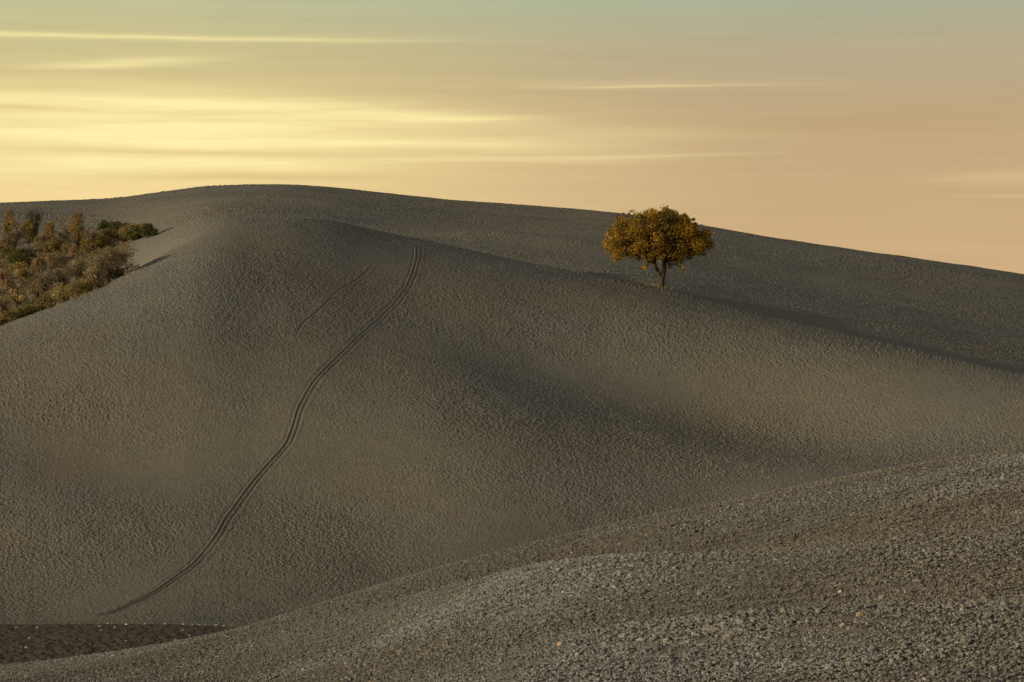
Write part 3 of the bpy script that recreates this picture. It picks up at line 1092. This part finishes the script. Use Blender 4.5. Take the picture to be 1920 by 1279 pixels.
SH = [
    ('leafy', 18, 392, 52, 5.2, 'leaf_ochre', 'twig_brown', 'small_tree', 'ochre leaved small tree topping the thicket at the left edge', 'tree'),
    ('bare', 64, 384, 44, 5.4, 'leaf_brown', 'twig_grey', 'bare_tree', 'bare grey tree with fine upright twigs above the thicket', 'tree'),
    ('leafy', 52, 411, 38, 3.6, 'leaf_yellow', 'twig_brown', 'small_tree', 'yellow green small tree just below the bare grey tree', 'tree'),
    ('leafy', 95, 413, 38, 3.6, 'leaf_ochre', 'twig_brown', 'shrub', 'rusty ochre shrub right of the yellow green small tree'),
    ('leafy', 150, 394, 52, 5.8, 'leaf_ochre', 'twig_brown', 'small_tree', 'brown ochre tree with bare lower stems in mid thicket', 'tree'),
    ('dome', 196, 409, 28, 2.4, 'leaf_green', 'twig_brown', 'bush', 'dark green round bush beside the brown ochre tree on the thicket top', 'bush'),
    ('dome', 221, 409, 32, 2.4, 'leaf_green', 'twig_brown', 'bush', 'dark green round bush on the thicket top, second right of the brown ochre tree', 'bush'),
    ('dome', 276, 410, 30, 2.8, 'leaf_green', 'twig_brown', 'bush', 'dark green bush at the far right tip of the thicket', 'bush'),
    ('dome', 250, 418, 46, 2.4, 'leaf_olive', 'twig_brown', 'bush', 'broad olive bush next to the dark bush at the thicket tip', 'bush'),
    ('dome', 254, 430, 24, 1.6, 'leaf_bright', 'twig_brown', 'bush', 'bright green low round bush in front of the broad olive bush', 'bush'),
    ('dome', 238, 434, 20, 1.4, 'leaf_yellow', 'twig_brown', 'bush', 'small yellow green bush touching the bright green round bush', 'bush'),
    ('dome', 212, 424, 50, 2.3, 'leaf_olive', 'twig_brown', 'bush', 'yellowish domed bush on the slope above the largest twiggy bush', 'bush'),
    ('dome', 180, 437, 50, 2.6, 'leaf_yellow', 'twig_brown', 'bush', 'golden tipped bush above the pale pink plumes', 'bush'),
    ('twig', 168, 424, 42, 4.0, 'leaf_brown', 'twig_brown', 'shrub', 'dark purple brown twiggy shrub under the brown ochre tree'),
    ('twig', 205, 450, 96, 5.0, 'leaf_brown', 'twig_grey', 'shrub', 'largest grey brown twiggy shrub at the right of the thicket'),
    ('plume', 138, 453, 26, 2.6, 'leaf_pink', 'twig_brown', 'plume_grass', 'sunlit pale pink plumes left of the largest twiggy shrub', 'plume grass'),
    ('dome', 218, 495, 34, 3.0, 'leaf_green', 'twig_brown', 'bush', 'dark green round bush low in front of the largest twiggy shrub', 'bush'),
    ('twig', 182, 490, 42, 3.4, 'leaf_brown', 'twig_brown', 'shrub', 'brown twiggy shrub left of the low dark green round bush'),
    ('dome', 150, 521, 80, 3.2, 'leaf_olive', 'twig_brown', 'bush', 'wide olive domed bush on the lower edge of the thicket', 'bush'),
    ('leafy', 114, 541, 22, 2.0, 'leaf_pink', 'twig_brown', 'shrub', 'small orange pink shrub at the left end of the wide olive bush'),
    ('dome', 82, 549, 50, 3.0, 'leaf_olive', 'twig_brown', 'bush', 'brownish olive bush between the wide olive and dark domed bushes', 'bush'),
    ('dome', 45, 567, 50, 3.0, 'leaf_green', 'twig_brown', 'bush', 'dark green domed bush on the lower edge near the left corner', 'bush'),
    ('leafy', 8, 580, 34, 2.4, 'leaf_ochre', 'twig_brown', 'shrub', 'orange tipped shrub at the lowest left end of the thicket'),
    ('twig', 112, 465, 46, 4.0, 'leaf_brown', 'twig_grey', 'shrub', 'grey mauve twiggy shrub below left of the pale pink plumes'),
    ('dome', 45, 460, 52, 3.2, 'leaf_green', 'twig_brown', 'bush', 'mid green broad bush below the yellow green small tree', 'bush'),
    ('leafy', 84, 438, 46, 3.0, 'leaf_brown', 'twig_brown', 'shrub', 'shrub with a pale pinkish top under the rusty ochre shrub'),
    ('dome', 8, 444, 36, 3.0, 'leaf_olive', 'twig_brown', 'bush', 'olive bush cut by the left edge under the ochre tree', 'bush'),
    ('plume', 96, 473, 20, 2.0, 'leaf_cream', 'twig_brown', 'plume_grass', 'cream white feathery plumes in the thicket centre', 'plume grass'),
    ('plume', 70, 480, 22, 2.0, 'leaf_pink', 'twig_brown', 'plume_grass', 'peach coloured plumes left of the cream white plumes', 'plume grass'),
    ('twig', 116, 492, 54, 3.8, 'leaf_brown', 'twig_brown', 'shrub', 'brown twiggy shrub above the wide olive bush'),
    ('leafy', 40, 490, 48, 3.4, 'leaf_olive', 'twig_grey', 'shrub', 'olive brown loose shrub below the mid green broad bush'),
    ('plume', 6, 504, 22, 2.2, 'leaf_pink', 'twig_brown', 'plume_grass', 'pink plumes at the left edge, upper of two tufts', 'plume grass'),
    ('plume', 14, 521, 32, 2.2, 'leaf_pink', 'twig_brown', 'plume_grass', 'pink plumes at the left edge, lower and wider of two tufts', 'plume grass'),
    ('twig', 76, 506, 48, 3.6, 'leaf_brown', 'twig_grey', 'shrub', 'grey twiggy shrub right of the pink plumes at the left edge'),
    ('leafy', 32, 534, 42, 3.2, 'leaf_olive', 'twig_grey', 'shrub', 'grey olive shrub above the dark domed bush near the left corner'),
    ('twig', 4, 548, 36, 3.2, 'leaf_brown', 'twig_brown', 'shrub', 'dark twiggy shrub at the left edge above the orange tipped shrub'),
    ('twig', 104, 524, 46, 3.2, 'leaf_brown', 'twig_grey', 'shrub', 'mauve grey twiggy shrub just left of the wide olive bush'),
    ('leafy', 66, 524, 36, 3.0, 'leaf_brown', 'twig_brown', 'shrub', 'brown leafy shrub above the brownish olive bush'),
    ('dome', 106, 441, 40, 2.8, 'leaf_olive', 'twig_brown', 'bush', 'grey green bush at the foot of the brown ochre tree', 'bush'),
    ('twig', 146, 480, 50, 3.4, 'leaf_brown', 'twig_grey', 'shrub', 'pale grey twiggy shrub under the pale pink plumes'),
    ('twig', 24, 428, 44, 3.6, 'leaf_brown', 'twig_brown', 'shrub', 'brown twiggy shrub under the ochre tree at the left edge'),
    ('twig', 124, 418, 40, 3.6, 'leaf_brown', 'twig_brown', 'shrub', 'dark brown twiggy shrub left of the brown ochre tree'),
    # beyond the left border of the picture the thicket goes on
    ('dome', -34, 590, 54, 3.0, 'leaf_olive', 'twig_brown', 'bush', 'olive bush continuing the thicket past the left edge', 'bush'),
]
for a in SH:
    shrub(*a)


# --- rough undergrowth on the gully sides and dry grass along its lip (uncountable)
def scatter_grass(name, n, inside, hmin, hmax, mat, label):
    V, Fc, T = [], [], []
    X, Y = inside(n)
    Z = zat(X, Y)
    n = len(X)
    hgt = rng.uniform(hmin, hmax, n)
    a = rng.uniform(0, 6.28, n)
    lean = rng.normal(0, 0.35, (n, 2)) * hgt[:, None]
    w = 0.035 + 0.03 * rng.random(n)
    dx_, dy_ = np.cos(a) * w, np.sin(a) * w
    b0 = np.stack([X - dx_, Y - dy_, Z - 0.05], 1)
    b1 = np.stack([X + dx_, Y + dy_, Z - 0.05], 1)
    tp_ = np.stack([X + lean[:, 0], Y + lean[:, 1], Z + hgt], 1)
    v = np.stack([b0, b1, tp_], 1).reshape(-1, 3)
    f = np.arange(n * 3).reshape(-1, 3)
    o = mesh_np(name, v, f, M[mat], smooth=False, attrs={'tone': np.repeat(rng.random(n), 3)})
    return tag(o, label, None, None, 'stuff')


def in_gully(n):
    px = rng.uniform(-120, 285, n)
    t = rng.random(n)
    Y = icol(dB, px) + 2.5 + t * 130
    top = np.interp(px, [-120, 0, 60, 120, 200, 285], [425, 410, 412, 412, 418, 424])
    py = pix(px, Y)
    ok = (py > top + 3) & (px < np.interp(py, [415, 430, 450, 480, 510, 530], [280, 268, 248, 240, 222, 200]))
    px, Y = px[ok], Y[ok]
    return (px - CX) / FPX * Y, Y


def on_lip(n):
    px = rng.uniform(100, 262, n)
    Y = icol(dB, px) + rng.normal(0.2, 1.3, n)
    keep = rng.random(n) < np.clip(0.2 + vnoise(px / 14.0, px * 0, 3) + 0.25, 0, 1)
    px, Y = px[keep], Y[keep]
    return (px - CX) / FPX * Y, Y


ux, uy = in_gully(9000)
uz = zat(ux, uy)
pv, pf, pt, off = [], [], [], 0
for kind_mat, share in (('leaf_brown', 0.55), ('leaf_olive', 0.45)):
    sel = rng.random(len(ux)) < share
    cl_ = [(a, b, c + 0.25, rng.uniform(0.35, 0.75)) for a, b, c in zip(ux[sel], uy[sel], uz[sel])]
    pts, rel = cloud(cl_, 60, 0.9)
    v, f, t = leaves(pts, rng.uniform(0.12, 0.24, len(pts)), np.clip(0.28 + rel * 1.6 + rng.normal(0, 0.2, len(pts)), 0, 1))
    tag(mesh_np('undergrowth', v, f, M[kind_mat], smooth=False, attrs={'tone': t}),
        'brown and olive undergrowth between the gully shrubs', None, None, 'stuff')
def at_trunk(n):
    a, r = rng.uniform(0, 6.28, n), np.abs(rng.normal(0, 0.8, n))
    return tb[0] + r * np.cos(a) * 1.3, tb[1] + r * np.sin(a)


scatter_grass('weeds', 260, at_trunk, 0.12, 0.5, 'dry_grass', 'dry weeds round the foot of the lone tree')
scatter_grass('dry_grass', 900, on_lip, 0.15, 0.55, 'dry_grass', 'pale dry grass along the lip of the gully')


def stub(n):
    px = np.concatenate([rng.normal(1330, 34, n // 2), rng.normal(1400, 62, n - n // 2)])
    py = 878 + rng.normal(0, 11, n)
    Y = np.array([hit(a, b, *onB(a), n=400) for a, b in zip(px, py)])
    return (px - CX) / FPX * Y, Y


scatter_grass('stubble', 130, stub, 0.15, 0.4, 'leaf_cream', 'pale stubble flecks in the shaded hollow')


# --- loose pale stones
def stone(px, py, rad, mat, label, group, lohi):
    Y = hit(px, py, *lohi(px))
    p = P(px, Y)
    bv, bf = ico(2)
    w = bv * (1 + rng.uniform(-0.22, 0.22, len(bv)))[:, None] * np.array([1.2, 0.9, 0.75]) * rad
    o = mesh_np('stone', w, bf, M[mat], smooth=False)
    o.location = p + np.array([0, 0, rad * 0.45])
    o.rotation_euler = (0, 0, rng.uniform(0, 6.28))
    return tag(o, label, 'stone', group)


def onA(px):
    return float(icol(yb, px)) - 2, float(icol(dA, px))


def onV(px):
    return float(icol(y4, px)) + 0.5, float(icol(yF, px)) - 0.5


GF = 'pale stones on the near slope'
for px, py, r, mt, lb in [
        (1051, 1212, 0.085, 'stone_warm', 'bright golden stone on the lower bank of the near slope'),
        (1250, 1206, 0.085, 'stone', 'pale stone right of the bright golden stone'),
        (1613, 1156, 0.08, 'stone_warm', 'peach coloured stone on the crest of the right hand bank'),
        (1581, 1176, 0.075, 'stone', 'whitish stone just below left of the peach coloured stone'),
        (1057, 1114, 0.08, 'stone', 'whitish stone under the upper bank crest of the near slope'),
        (213, 1234, 0.11, 'stone_warm', 'orange stone on the far left of the near slope')]:
    stone(px, py, r, mt, lb, GF, onA)
GV = 'white stones on the dark valley strip'
for px, py in [(31, 1178), (70, 1178), (55, 1198), (187, 1176), (190, 1183), (203, 1171), (216, 1177), (237, 1172), (236, 1204), (273, 1171), (291, 1181), (310, 1169),
               (343, 1183), (344, 1168), (362, 1171), (371, 1174), (375, 1168), (356, 1193), (387, 1172), (406, 1174), (420, 1169), (465, 1171), (474, 1168), (501, 1160), (330, 1202), (50, 1216)]:
    stone(px, py, rng.uniform(0.06, 0.12), 'stone', 'small white stone lying on the dark strip of valley soil', GV, onV)
